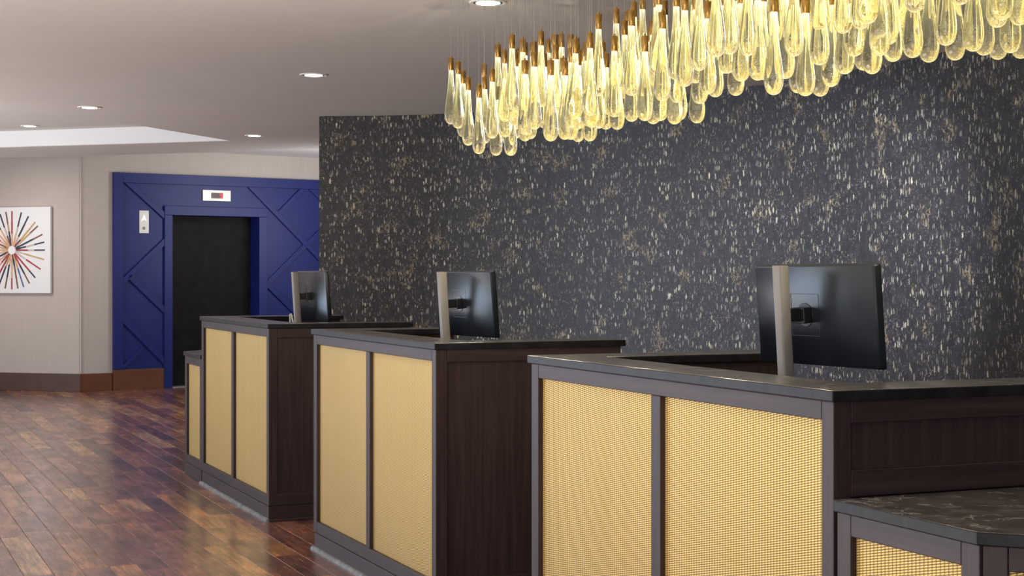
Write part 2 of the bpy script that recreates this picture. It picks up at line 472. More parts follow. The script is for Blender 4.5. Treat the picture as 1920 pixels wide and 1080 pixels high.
# ------------------------------------------------------------------ mesh helpers
class MB:
    """collects shapes and links them as one mesh object"""

    def __init__(self):
        self.v, self.f, self.mi, self.uv = [], [], [], []
        self.cur = 0

    def poly(self, pts, faces, uv=None):
        o = len(self.v)
        self.v += [tuple(p) for p in pts]
        for k, fc in enumerate(faces):
            self.f.append([o + i for i in fc])
            self.mi.append(self.cur)
            if uv:
                self.uv.append([uv[i] for i in fc])
            else:
                # box projection in metres
                p = [Vector(pts[i]) for i in fc]
                n = (p[1] - p[0]).cross(p[-1] - p[0])
                ax = max(range(3), key=lambda i: abs(n[i]))
                self.uv.append([(q[1], q[2]) if ax == 0 else (q[0], q[2]) if ax == 1 else (q[0], q[1]) for q in p])
        return self

    def box(self, x0, x1, y0, y1, z0, z1):
        p = [(x0, y0, z0), (x1, y0, z0), (x1, y1, z0), (x0, y1, z0), (x0, y0, z1), (x1, y0, z1), (x1, y1, z1), (x0, y1, z1)]
        return self.poly(p, [(0, 3, 2, 1), (4, 5, 6, 7), (0, 1, 5, 4), (1, 2, 6, 5), (2, 3, 7, 6), (3, 0, 4, 7)])

    def prism(self, pts, z0, z1):
        """pts: plan outline, counter-clockwise"""
        n = len(pts)
        p = [(x, y, z0) for x, y in pts] + [(x, y, z1) for x, y in pts]
        fs = [tuple(reversed(range(n))), tuple(range(n, 2 * n))]
        fs += [(i, (i + 1) % n, n + (i + 1) % n, n + i) for i in range(n)]
        return self.poly(p, fs)

    def lathe(self, prof, n=16, cx=0, cy=0, cap=True):
        """prof: (r, z) from bottom to top"""
        p, fs = [], []
        for r, z in prof:
            for k in range(n):
                a = 2 * pi * k / n
                p.append((cx + r * cos(a), cy + r * sin(a), z))
        for j in range(len(prof) - 1):
            for k in range(n):
                k2 = (k + 1) % n
                fs.append((j * n + k, j * n + k2, (j + 1) * n + k2, (j + 1) * n + k))
        if cap:
            fs.append(tuple(reversed(range(n))))
            fs.append(tuple(range((len(prof) - 1) * n, len(prof) * n)))
        return self.poly(p, fs)

    def bar(self, a, b, w, d, up=(0, 0, 1)):
        """a beam from a to b, w wide, d deep"""
        a, b = Vector(a), Vector(b)
        t = (b - a).normalized()
        s = t.cross(Vector(up)).normalized() * (w / 2)
        u = s.cross(t).normalized() * (d / 2)
        p = [a - s - u, a + s - u, a + s + u, a - s + u, b - s - u, b + s - u, b + s + u, b - s + u]
        return self.poly([tuple(q) for q in p], [(0, 1, 2, 3), (7, 6, 5, 4), (0, 4, 5, 1), (1, 5, 6, 2), (2, 6, 7, 3), (3, 7, 4, 0)])

    def tube(self, pts, r, n=8):
        rings, P = [], [Vector(p) for p in pts]
        for i, q in enumerate(P):
            t = (P[min(i + 1, len(P) - 1)] - P[max(i - 1, 0)]).normalized()
            s = t.cross(Vector((0, 0, 1)))
            s = Vector((1, 0, 0)) if s.length < 1e-4 else s.normalized()
            u = s.cross(t)
            rings += [tuple(q + s * r * cos(2 * pi * k / n) + u * r * sin(2 * pi * k / n)) for k in range(n)]
        fs = [(j * n + k, j * n + (k + 1) % n, (j + 1) * n + (k + 1) % n, (j + 1) * n + k) for j in range(len(P) - 1) for k in range(n)]
        fs += [tuple(reversed(range(n))), tuple(range((len(P) - 1) * n, len(P) * n))]
        return self.poly(rings, fs)

    def mesh(self, name, mats, smooth=False):
        me = bpy.data.meshes.new(name)
        me.from_pydata(self.v, [], self.f)
        if not isinstance(mats, (list, tuple)):
            mats = [mats]
        for m_ in mats:
            me.materials.append(m_)
        uvl = me.uv_layers.new(name='UVMap')
        flat = []
        for u in self.uv:
            for q in u:
                flat += [q[0], q[1]]
        uvl.data.foreach_set('uv', flat)
        me.polygons.foreach_set('material_index', self.mi)
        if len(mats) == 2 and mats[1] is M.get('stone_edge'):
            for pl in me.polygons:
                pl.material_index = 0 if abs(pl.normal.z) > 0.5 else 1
        if smooth:
            me.polygons.foreach_set('use_smooth', [True] * len(self.f))
        me.update()
        bm = bmesh.new()
        bm.from_mesh(me)
        bmesh.ops.recalc_face_normals(bm, faces=bm.faces)
        bm.to_mesh(me)
        bm.free()
        if smooth:
            me.set_sharp_from_angle(angle=radians(40))
        return me

    def obj(self, name, mats, parent=None, bevel=0.0, smooth=False, loc=None, segs=2):
        o = bpy.data.objects.new(name, self.mesh(name, mats, smooth))
        COL.objects.link(o)
        if parent is not None:
            o.parent = parent
        if loc:
            o.location = loc
        if bevel:
            md = o.modifiers.new('bevel', 'BEVEL')
            md.width = bevel
            md.segments = segs
            md.limit_method = 'ANGLE'
            md.angle_limit = radians(40)
        return o


def tag(o, label=None, cat=None, group=None, kind=None):
    for k, v in (('label', label), ('category', cat), ('group', group), ('kind', kind)):
        if v:
            o[k] = v
    return o


def empty(name, loc=(0, 0, 0), rz=0.0):
    o = bpy.data.objects.new(name, None)
    o.empty_display_size = 0.1
    o.location = loc
    o.rotation_euler = (0, 0, rz)
    COL.objects.link(o)
    return o


def ray(px, py, z):
    """plan point where the sight line through a measured pixel meets height z"""
    d = (z - HC) * F_PX / (HOR - py)
    return ((px - 960) / F_PX * d, d)

# ------------------------------------------------------------------ the floor: boards running along the desk fronts
TH = 0.4041                                             # heading of the desk fronts
FV = Vector((-sin(TH), cos(TH)))
SV = Vector((cos(TH), sin(TH)))
fl = MB()
fl.box(-15, 9, -6, 24, -0.12, -0.012)
floor = fl.obj('floor', M['subfloor'])
tag(floor, kind='structure')

PW = 0.127


def plank_shape(mb, u0, u1, v0, v1):
    """board in floor coordinates u (along) and v (across); eased top edges"""
    g, e, zt = 0.0008, 0.0016, 0.0
    u0 += g; u1 -= g; v0 += g; v1 -= g

    def P(u, v, z):
        return (FV[0] * u + SV[0] * v, FV[1] * u + SV[1] * v, z)
    lo = [(u0, v0), (u1, v0), (u1, v1), (u0, v1)]
    up = [(u0 + e, v0 + e), (u1 - e, v0 + e), (u1 - e, v1 - e), (u0 + e, v1 - e)]
    p = [P(u, v, -0.012) for u, v in lo] + [P(u, v, zt - e * 0.8) for u, v in lo] + [P(u, v, zt) for u, v in up]
    uv = lo + lo + up
    fs = [(8, 9, 10, 11)] + [(4 + i, 4 + (i + 1) % 4, 8 + (i + 1) % 4, 8 + i) for i in range(4)] + [(i, (i + 1) % 4, 4 + (i + 1) % 4, 4 + i) for i in range(4)]
    mb.poly(p, fs, uv)
    return len(fs)


def add_rnd(me, vals):
    a = me.attributes.new('plank_rnd', 'FLOAT', 'FACE')
    a.data.foreach_set('value', vals)


rf = random.Random(4)
rows = []
near = []
far_mb, far_vals = MB(), []
for j in range(-95, 95):
    v0 = j * PW
    u = -6 + rf.uniform(0, 1.2)
    while u < 25:
        ln = rf.choice([0.55, 0.7, 0.85, 1.0, 1.1, 1.25, 1.4])
        u1 = u + ln
        c = FV * ((u + u1) / 2) + SV * (v0 + PW / 2)
        t = rf.random()
        if -14.5 < c[0] < 8 and -5 < c[1] < 22:
            vis = False
            if c[1] > 5:
                px = 960 + F_PX * c[0] / c[1]
                py = HOR + F_PX * HC / c[1]
                # in view: left of the desk line, above the lower edge of the frame
                dv = c[0] * SV[0] + c[1] * SV[1]
                vis = -60 < px < 720 and py < 1130 and dv < 2.25 and c[1] < 17.9
            if vis:
                near.append((c[1], u, u1, v0, t))
            else:
                n = plank_shape(far_mb, u, u1, v0, v0 + PW)
                far_vals += [t] * n
        u = u1
near.sort()
for k, (_, u, u1, v0, t) in enumerate(near):
    if k < 300:
        mb = MB()
        n = plank_shape(mb, u, u1, v0, v0 + PW)
        o = mb.obj('plank', M['plank'], floor)
        add_rnd(o.data, [t] * n)
    else:
        n = plank_shape(far_mb, u, u1, v0, v0 + PW)
        far_vals += [t] * n
o = far_mb.obj('planks', M['plank'], floor)
add_rnd(o.data, far_vals)
o['kind'] = 'stuff'

# ------------------------------------------------------------------ elevator wall (far end of the lobby)
A_W = (-4.61, 18.24)
TW = atan2(0.577, 0.816)


def ws(px, py):
    """distance along the elevator wall and height of a point on it"""
    k = (px - 960) / F_PX
    s = (4.61 + 18.24 * k) / (0.816 - 0.577 * k)
    return s, HC + (HOR - py) / F_PX * (18.24 + 0.577 * s)


def on_wall(o):
    o.location = (A_W[0], A_W[1], 0)
    o.rotation_euler = (0, 0, TW)
    return o


O0, O1, OH = 0.72, 1.843, 2.04                          # door opening
w = MB()
w.box(-0.394, O0 - 0.05, 0.025, 0.32, 0, H_HIGH)
w.box(O1 + 0.05, 7.0, 0.025, 0.32, 0, H_HIGH)
w.box(O0 - 0.05, O1 + 0.05, 0.025, 0.32, OH + 0.05, H_HIGH)
wall_back = on_wall(tag(w.obj('wall_back', M['linen']), kind='structure'))
b = MB()
b.box(-0.40, -0.006, 0.004, 0.0248, 0, 0.203)
on_wall(tag(b.obj('baseboard_back', M['brown_base'], bevel=0.003), kind='structure'))

# blue panelling around the door
pan = on_wall(tag(empty('trim_1'), kind='structure'))
p = MB()
C0, C1, CH = 0.62, 1.957, 2.15
p.box(0, C0, 0, 0.0245, 0.24, 2.52)
p.box(C1, 4.6, 0, 0.0245, 0.24, 2.52)
p.box(C0, C1, 0, 0.0245, CH, 2.52)
p.obj('panel_board', M['blue'], pan)
for x0, x1 in ((0, C0), (C1, 4.6)):
    b = MB()
    b.box(x0, x1, -0.018, 0.0245, 0, 0.237)
    b.obj('plinth_board', M['brown_base'], pan, bevel=0.003)
b = MB().box(0, 0.112, -0.026, 0, 0.24, 2.52)
b.obj('batten', M['blue'], pan, bevel=0.003)
b = MB().box(0.112, 4.6, -0.026, 0, 2.405, 2.52)
b.obj('batten', M['blue'], pan, bevel=0.003)


def zpt(X, Y):
    return ws(200 + X / 2.3476, 300 + Y / 2.3476)


def batten(a, b_, width=0.066, d=0.025):
    (s0, h0), (s1, h1) = zpt(*a), zpt(*b_)
    MB().bar((s0, -d / 2, h0), (s1, -d / 2, h1), d, width, up=(0, 0, 1)).obj('batten', M['blue'], pan, bevel=0.003)


def batten_clip(a, b_, smin, smax, hmin=0.25, hmax=2.404, width=0.066, d=0.025):
    """a slanting batten mitred to the upright edges it runs into"""
    (s0, h0), (s1, h1) = zpt(*a), zpt(*b_)
    L = hypot(s1 - s0, h1 - h0)
    nx, nh = -(h1 - h0) / L * width / 2, (s1 - s0) / L * width / 2
    poly = [(s0 + nx, h0 + nh), (s1 + nx, h1 + nh), (s1 - nx, h1 - nh), (s0 - nx, h0 - nh)]

    def clip(pl, f):
        out = []
        for i in range(len(pl)):
            p0, p1 = pl[i], pl[(i + 1) % len(pl)]
            a0, a1 = f(p0), f(p1)
            if a0 >= 0:
                out.append(p0)
            if a0 * a1 < 0:
                t = a0 / (a0 - a1)
                out.append((p0[0] + t * (p1[0] - p0[0]), p0[1] + t * (p1[1] - p0[1])))
        return out
    for f in (lambda q: q[0] - smin, lambda q: smax - q[0], lambda q: q[1] - hmin, lambda q: hmax - q[1]):
        poly = clip(poly, f)
    n = len(poly)
    pts = [(x, -d, z) for x, z in poly] + [(x, 0, z) for x, z in poly]
    fs = [tuple(range(n)), tuple(reversed(range(n, 2 * n)))] + [(i, (i + 1) % n, n + (i + 1) % n, n + i) for i in range(n)]
    MB().poly(pts, fs).obj('batten', M['blue'], pan, bevel=0.003)


batten_clip((60, 70), (290, 280), 0.112, C0)
batten_clip((30, 573), (280, 333), 0.112, C0)
batten_clip((96, 510), (280, 688), 0.112, C0)
batten_clip((30, 660), (290, 925), 0.112, C0)
batten_clip((30, 952), (160, 825), 0.112, zpt(153, 0)[0], width=0.05)
batten_clip((600, 85), (1000, 500), zpt(600, 0)[0], 4.0)
batten_clip((755, 238), (900, 90), 0, 4.0, d=0.0235)
batten_clip((872, 98), (1000, 228), 0, 4.0, d=0.022)
batten_clip((690, 560), (870, 378), C1, 4.0, d=0.0235)
batten_clip((872, 380), (1000, 255), 0, 4.0, d=0.022)
batten_clip((690, 533), (830, 672), C1, 4.0)
batten_clip((690, 860), (1000, 560), C1, 4.0)

# casing and doors of the elevator
door = on_wall(tag(empty('door_1'), kind='structure'))
for x0, x1 in ((C0, O0), (O1, C1)):
    MB().box(x0, x1, -0.032, 0.31, 0, OH).obj('jamb', M['blue'], door, bevel=0.004)
MB().box(C0, C1, -0.032, 0.31, OH, CH).obj('head_casing', M['blue'], door, bevel=0.004)
mid = O0 + 0.42
MB().box(O0, mid, 0.185, 0.215, 0.012, OH).obj('door_leaf', M['door'], door, bevel=0.002)
MB().box(mid - 0.02, O1, 0.218, 0.248, 0.012, OH).obj('door_leaf', M['door'], door, bevel=0.002)
MB().box(O0, O1, 0.0, 0.26, 0.0, 0.010).obj('sill', M['steel'], door)
MB().box(O0, O1, 0.26, 0.30, 0, OH).obj('shaft_panel', M['dark_in'], door)

# call button plate
s0, h1 = ws(260.5, 394.5)
s1, h0 = ws(278.5, 437.5)
cb = on_wall(tag(empty('call_plate'), 'brushed steel call plate with a white up arrow, on the blue panelling', 'elevator button'))
ox = Vector((A_W[0], A_W[1], 0)) + Vector((cos(TW), sin(TW), 0)) * s0
cb.location = (ox[0], ox[1], h0)
wd, ht = s1 - s0, h1 - h0
MB().box(0, wd, -0.010, 0.0, 0, ht).obj('plate', M['steel'], cb, bevel=0.002)
cx, cz = wd * 0.49, ht * 0.63
q = [(cx, cz + 0.055), (cx - 0.036, cz - 0.03), (cx, cz - 0.006), (cx + 0.036, cz - 0.03)]
MB().poly([(x, -0.0125, z) for x, z in q] + [(x, -0.010, z) for x, z in q], [(0, 1, 2), (0, 2, 3), (0, 4, 5, 1), (1, 5, 6, 2), (2, 6, 7, 3), (3, 7, 4, 0)]).obj('arrow', emit('lit_arrow', (0.85, 0.86, 0.86), 0.5), cb)
bt = MB().lathe([(0.018, 0.0), (0.018, 0.003)], 20).obj('button', M['post'], cb)
bt.rotation_euler = (radians(90), 0, 0)
bt.location = (cx, -0.010, ht * 0.22)

# floor indicator above the door
s0, h0 = ws(379, 376.5)
s1, h1 = ws(431.5, 357)
s1b, h1b = ws(379, 355.8)
ind = on_wall(tag(empty('floor_indicator'), 'steel floor indicator with a dark red display above the elevator door', 'indicator'))
ox = Vector((A_W[0], A_W[1], 0)) + Vector((cos(TW), sin(TW), 0)) * s0
ind.location = (ox[0], ox[1], h0)
wd, ht = s1 - s0, h1b - h0
MB().box(0, wd, -0.018, 0.0, 0, ht).obj('faceplate', M['steel'], ind, bevel=0.003)
dx0, dx1, dz0, dz1 = wd * 0.30, wd * 0.715, ht * 0.24, ht * 0.76
dsp = MB().box(dx0, dx1, -0.021, -0.018, dz0, dz1).obj('display', M['display'], ind)
sg = MB()
gx0, gx1, gz0, gz1 = wd * 0.60, wd * 0.69, ht * 0.27, ht * 0.72
for zz in (gz0, (gz0 + gz1) / 2, gz1 - 0.01):
    sg.box(gx0, gx1, -0.0225, -0.021, zz, zz + 0.010)
sg.box(gx1 - 0.011, gx1, -0.0225, -0.021, gz0, gz1)
sg.obj('digit', M['red_led'], dsp)

# ------------------------------------------------------------------ left wall and the sunburst canvas
TL_ = radians(-15.66)
LW_O = (-4.93, 18.01)
w = MB().box(-8.5, 0.0, 0.025, 0.25, 0, H_HIGH)
wl = tag(w.obj('wall_left', M['linen']), kind='structure')
b = MB().box(-8.5, 0.004, 0.004, 0.0248, 0, 0.203)
bl = tag(b.obj('baseboard_left', M['base'], bevel=0.003), kind='structure')
for o in (wl, bl):
    o.location = (*LW_O, 0)
    o.rotation_euler = (0, 0, TL_)
art = tag(empty('canvas_painting'), 'square white canvas with a sunburst of coloured rays around a white disc', 'painting')
art.location = (LW_O[0] - 0.866 * cos(TL_), LW_O[1] - 0.866 * sin(TL_), 1.62)
art.rotation_euler = (0, 0, TL_)
MB().box(-0.5, 0.5, -0.025, 0.022, -0.497, 0.497).obj('canvas', M['canvas'], art, bevel=0.004)
RM = [M[k] for k in ('r_navy', 'r_red', 'r_gold', 'r_peach', 'r_blue', 'r_rust', 'r_pale')]
ends = [(137, 140, (3, 1, 1)), (233, 155, (3, 6, 0)), (305, 195, (3, 0, 0)), (372, 255, (0, 2, 2)), (400, 292, (3, 2, 5)), (445, 378, (0, 0, 5)), (465, 455, (0, 6, 0)),
        (470, 535, (1, 6, 0)), (462, 630, (6, 2, 2)), (427, 727, (6, 1, 1)), (373, 812, (1, 1, 0)), (315, 870, (1, 0, 5)), (257, 908, (2, 4, 4)), (198, 922, (0, 5, 5)),
        (135, 930, (3, 3, 1)), (67, 922, (3, 0, 5)), (5, 885, (2, 0, 0)), (75, 148, (0, 2, 5)), (15, 170, (5, 6, 0))]
rays = []
for X, Y, cs in ends:
    dx, dz = (X - 137) / 778, (535 - Y) / 876
    rays.append((atan2(dz, dx), hypot(dx, dz), cs))
rr = random.Random(8)
for k in range(11):
    a = radians(122 + k * 11.6)
    rays.append((a, rr.uniform(0.40, 0.45), rr.choice([(1, 3, 3), (3, 1, 5), (0, 2, 0), (3, 3, 0), (5, 1, 1), (2, 3, 5), (0, 6, 4)])))
for a, L, cs in rays:
    mb = MB()
    r0, cuts = 0.052, sorted((rr.uniform(0.28, 0.45), rr.uniform(0.55, 0.72)))
    st = [0.0] + cuts + [1.0]
    for i in range(3):
        mb.cur = i
        ra, rb = r0 + (L - r0) * st[i], r0 + (L - r0) * st[i + 1]
        mb.bar((ra * cos(a), -0.029, ra * sin(a)), (rb * cos(a), -0.029, rb * sin(a)), 0.008, 0.017 - 0.003 * (i == 2), up=(0, 0, 1) if abs(cos(a)) > 0.05 else (1, 0, 0))
    mb.obj('ray', [RM[c] for c in cs], art)
hb = MB().lathe([(0.050, -0.003), (0.050, 0.003)], 28).obj('disc', M['canvas'], art)
hb.rotation_euler = (radians(90), 0, 0)
hb.location = (0, -0.029, 0)

# ------------------------------------------------------------------ ceiling with its tray, and the higher ceiling before the elevator
T1 = ray(433, 264.3, H_CEIL)
TC = atan2(-0.3086, 0.9513)
QS = 1.224


def on_ceil(o):
    o.location = (T1[0], T1[1], 0)
    o.rotation_euler = (0, 0, TC)
    return tag(o, kind='structure')


c = MB()
c.box(-12, 9, -23, -7, H_CEIL, 3.0)
c.box(-12, -6, -7, QS, H_CEIL, 3.0)
c.box(0, 9, -7, QS, H_CEIL, 3.0)
c.box(-6, 0, 0, QS, H_CEIL, 3.0)
on_ceil(c.obj('ceiling', M['ceil']))
c = MB().box(-5.97, -0.03, -6.97, -0.03, H_CEIL + 0.166, 2.99)
on_ceil(c.obj('ceiling_tray', M['ceil']))
c = MB()
c.box(-6, 0, -0.03, -0.0005, H_CEIL + 0.002, H_CEIL + 0.1655)
on_ceil(c.obj('trim_2', M['ceil_white']))
c = MB().box(-12, 9, QS + 0.002, 8.5, H_HIGH, 3.0)
on_ceil(c.obj('ceiling_lobby', M['ceil_white']))

# ------------------------------------------------------------------ the curved wallpapered wall
WP = [(-1.60, 13.09), (-1.05, 13.02), (-0.53, 12.87), (0.05, 12.56), (0.58, 12.17), (1.12, 11.64), (1.62, 11.05), (2.05, 10.40), (2.40, 9.67), (2.70, 8.90), (2.95, 8.0), (3.15, 7.0), (3.30, 5.5), (3.36, 3.5), (3.36, 0.5), (3.36, -4.0)]
fine = []
for i in range(len(WP) - 1):
    p0, p1, p2, p3 = (Vector(WP[max(0, min(len(WP) - 1, k))]) for k in (i - 1, i, i + 1, i + 2))
    for t in [k / 6 for k in range(6)]:
        fine.append(0.5 * ((2 * p1) + (-p0 + p2) * t + (2 * p0 - 5 * p1 + 4 * p2 - p3) * t * t + (-p0 + 3 * p1 - 3 * p2 + p3) * t ** 3))
fine.append(Vector(WP[-1]))
mb = MB()
acc = 0.0
back = []
for i, q in enumerate(fine):
    t = (fine[min(i + 1, len(fine) - 1)] - fine[max(i - 1, 0)]).normalized()
    back.append(q + Vector((-t[1], t[0])) * 0.28)
for i in range(len(fine) - 1):
    a, b_ = fine[i], fine[i + 1]
    L = (b_ - a).length
    mb.poly([(a[0], a[1], 0), (b_[0], b_[1], 0), (b_[0], b_[1], H_CEIL - 0.001), (a[0], a[1], H_CEIL - 0.001)], [(0, 1, 2, 3)], [(acc, 0), (acc + L, 0), (acc + L, H_CEIL), (acc, H_CEIL)])
    a2, b2 = back[i], back[i + 1]
    mb.poly([(a2[0], a2[1], 0), (b2[0], b2[1], 0), (b2[0], b2[1], H_CEIL - 0.001), (a2[0], a2[1], H_CEIL - 0.001)], [(3, 2, 1, 0)], [(acc, 0), (acc + L, 0), (acc + L, H_CEIL), (acc, H_CEIL)])
    acc += L
for a, b_ in ((fine[0], back[0]), (fine[-1], back[-1])):
    mb.poly([(a[0], a[1], 0), (b_[0], b_[1], 0), (b_[0], b_[1], H_CEIL - 0.001), (a[0], a[1], H_CEIL - 0.001)], [(0, 1, 2, 3)], [(-0.28, 0), (0, 0), (0, H_CEIL), (-0.28, H_CEIL)])
me = bpy.data.meshes.new('wall_right')
wr = bpy.data.objects.new('wall_right', mb.mesh('wall_right', M['paper']))
for pl in wr.data.polygons:
    pl.use_smooth = True
wr.data.set_sharp_from_angle(angle=radians(30))
COL.objects.link(wr)
tag(wr, kind='structure')
# dark base along the foot of the wallpapered wall
mb = MB()
fr = []
for i, q in enumerate(fine):
    t = (fine[min(i + 1, len(fine) - 1)] - fine[max(i - 1, 0)]).normalized()
    fr.append(q - Vector((-t[1], t[0])) * 0.014)
for i in range(len(fine) - 1):
    a, b_, a2, b2 = fr[i], fr[i + 1], fine[i], fine[i + 1]
    mb.poly([(a[0], a[1], 0), (b_[0], b_[1], 0), (b_[0], b_[1], 0.12), (a[0], a[1], 0.12), (a2[0], a2[1], 0.12), (b2[0], b2[1], 0.12)], [(0, 1, 2, 3), (3, 2, 5, 4)])
tag(mb.obj('baseboard_right', M['base']), kind='structure')

# ------------------------------------------------------------------ recessed downlights
def downlight(px, py, label, h=H_CEIL, energy=55):
    x, y = ray(px, py, h)
    t = empty('downlight', (x, y, h))
    tag(t, label, 'downlight', 'recessed downlights in the ceiling')
    MB().lathe([(0.070, -0.004), (0.088, -0.007), (0.092, -0.0035), (0.092, 0.0)], 32, cap=False).obj('trim_ring', M['white'], t, smooth=True)
    MB().lathe([(0.0705, -0.0030), (0.0705, -0.0045)], 32).obj('baffle', M['black'], t)
    MB().lathe([(0.059, -0.0045), (0.059, -0.0065)], 32).obj('lens', M['led'], t)
    lamp('downlight_lamp', 'SPOT', (x, y, h - 0.03), energy, NEUT, spot_size=radians(110), spot_blend=0.9, shadow_soft_size=0.06)


downlight(915, 4, 'nearest round downlight, beside the cords of the glass pendants')
downlight(588, 140, 'round downlight nearest above the left edge of the dark wallpapered wall')
downlight(477, 254, 'round downlight in front of the strip of white ceiling by the elevator')
downlight(168, 201, 'round downlight in the flat ceiling just before the tray recess')
downlight(56, 236, 'small round downlight set inside the tray recess of the ceiling', h=H_CEIL + 0.166)

# ------------------------------------------------------------------ reception desks
# local axes: x = from the guest side towards the staff side, y = along the front away from the camera


def outline_u(D0, D1, W, sw):
    return [(0, 0), (D0, 0), (D0, sw), (sw, sw), (sw, W - sw), (D1, W - sw), (D1, W), (0, W)]


def gold(mb, x, y0, y1, z0, z1):
    """a mesh panel facing the guests; pattern laid out in metres"""
    p = [(x, y0, z0), (x, y1, z0), (x, y1, z1), (x, y0, z1), (x + 0.008, y0, z0), (x + 0.008, y1, z0), (x + 0.008, y1, z1), (x + 0.008, y0, z1)]
    uv = [(q[1], q[2]) for q in p]
    return mb.poly(p, [(0, 1, 2, 3), (4, 5, 6, 7), (0, 1, 5, 4), (1, 2, 6, 5), (2, 3, 7, 6), (3, 0, 4, 7)], uv)


BV = 0.0022


def reception_desk(pos, W, D0, D1, label, top_label, wing_near=False):
    t = empty('reception_desk', (pos[0], pos[1], 0), TH)
    tag(t, label, 'desk', 'reception desks standing in line')
    zt = 1.07 - 0.0265
    fx = 0.008                                          # front plane of the frame
    y0, y1 = 0.008, W - 0.018
    ym = W / 2 - 0.005
    # front frame
    MB().box(fx, fx + 0.048, y0, y0 + 0.048, 0.084, zt).obj('corner_post', M['wood'], t, bevel=BV)
    MB().box(fx, fx + 0.048, y1 - 0.055, y1, 0.084, zt).obj('corner_post', M['wood'], t, bevel=BV)
    MB().box(fx, fx + 0.024, ym - 0.0265, ym + 0.0265, 0.139, 0.998).obj('mullion', M['wood'], t, bevel=BV)
    MB().box(fx, fx + 0.024, y0 + 0.049, y1 - 0.056, 0.998, zt).obj('rail', M['wood_h'], t, bevel=BV)
    MB().box(fx, fx + 0.024, y0 + 0.049, y1 - 0.056, 0.084, 0.139).obj('rail', M['wood_h'], t, bevel=BV)
    for a, b_ in ((y0 + 0.049, ym - 0.0267), (ym + 0.0267, y1 - 0.056)):
        gold(MB(), fx + 0.016, a, b_, 0.137, 1.0).obj('mesh_panel', M['gold'], t)
    # near side: frame and sunk panel
    ex = D0 - 0.02
    sx = 0.150 if wing_near is None else ex
    if wing_near:
        lo, hi = 0.884, 0.993
        MB().box(fx + 0.049, ex, y0, y0 + 0.020, 0.8225, lo).obj('side_rail', M['wood_x'], t, bevel=BV)
    else:
        lo, hi = 0.148, 0.994
        MB().box(fx + 0.049, ex, y0, y0 + 0.020, 0.084, lo).obj('side_rail', M['wood_x'], t, bevel=BV)
    MB().box(fx + 0.049, ex, y0, y0 + 0.020, hi, zt).obj('side_rail', M['wood_x'], t, bevel=BV)
    MB().box(ex - 0.05, ex, y0, y0 + 0.020, lo, hi).obj('side_stile', M['wood'], t, bevel=BV)
    MB().box(fx + 0.049, ex - 0.05, y0 + 0.011, y0 + 0.020, lo - 0.001, hi + 0.001).obj('side_panel', M['wood'], t)
    # carcass: two side walls and the front wall around the staff opening
    c = MB()
    c.prism([(fx + 0.0245, y0 + 0.0205), (ex, y0 + 0.0205), (ex, 0.175), (0.175, 0.175), (0.175, W - 0.178), (D1 - 0.02, W - 0.178), (D1 - 0.02, y1), (fx + 0.0485, y1), (fx + 0.0485, y1 - 0.056), (fx + 0.0245, y1 - 0.056)], 0.085, zt - 0.0005)
    c.obj('carcass', M['wood'], t)
    MB().box(0.176, min(D0, D1) - 0.03, 0.176, W - 0.179, 0.735, 0.76).obj('work_surface', M['dark_in'], t, bevel=0.002)
    # plinth and worn quarter-round at the floor
    MB().box(fx - 0.003, ex, 0.001, W - 0.045, 0.0, 0.083).obj('plinth', M['wood_h'], t, bevel=BV)
    s = MB()
    prof = [(0, 0)] + [(-0.017 * cos(a), 0.019 * sin(a)) for a in [pi / 2 * k / 5 for k in range(6)]]
    n = len(prof)
    pts = [(fx - 0.003 + x, yy, z) for yy in (-0.012, W - 0.030) for x, z in prof]
    s.poly(pts, [tuple(range(n)), tuple(reversed(range(n, 2 * n)))] + [(i, (i + 1) % n, n + (i + 1) % n, n + i) for i in range(n)])
    s.obj('shoe_moulding', M['shoe'], t)
    MB().box(fx, ex, -0.012, 0.0, 0.0, 0.016).obj('shoe_moulding', M['wood_x'], t, bevel=0.004)
    # stone top
    ct = empty('countertop', (pos[0], pos[1], zt), TH)
    tag(ct, top_label, 'countertop', 'stone tops of the reception desks')
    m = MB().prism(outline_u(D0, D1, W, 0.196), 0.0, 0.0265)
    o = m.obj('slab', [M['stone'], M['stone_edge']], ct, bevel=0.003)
    return t


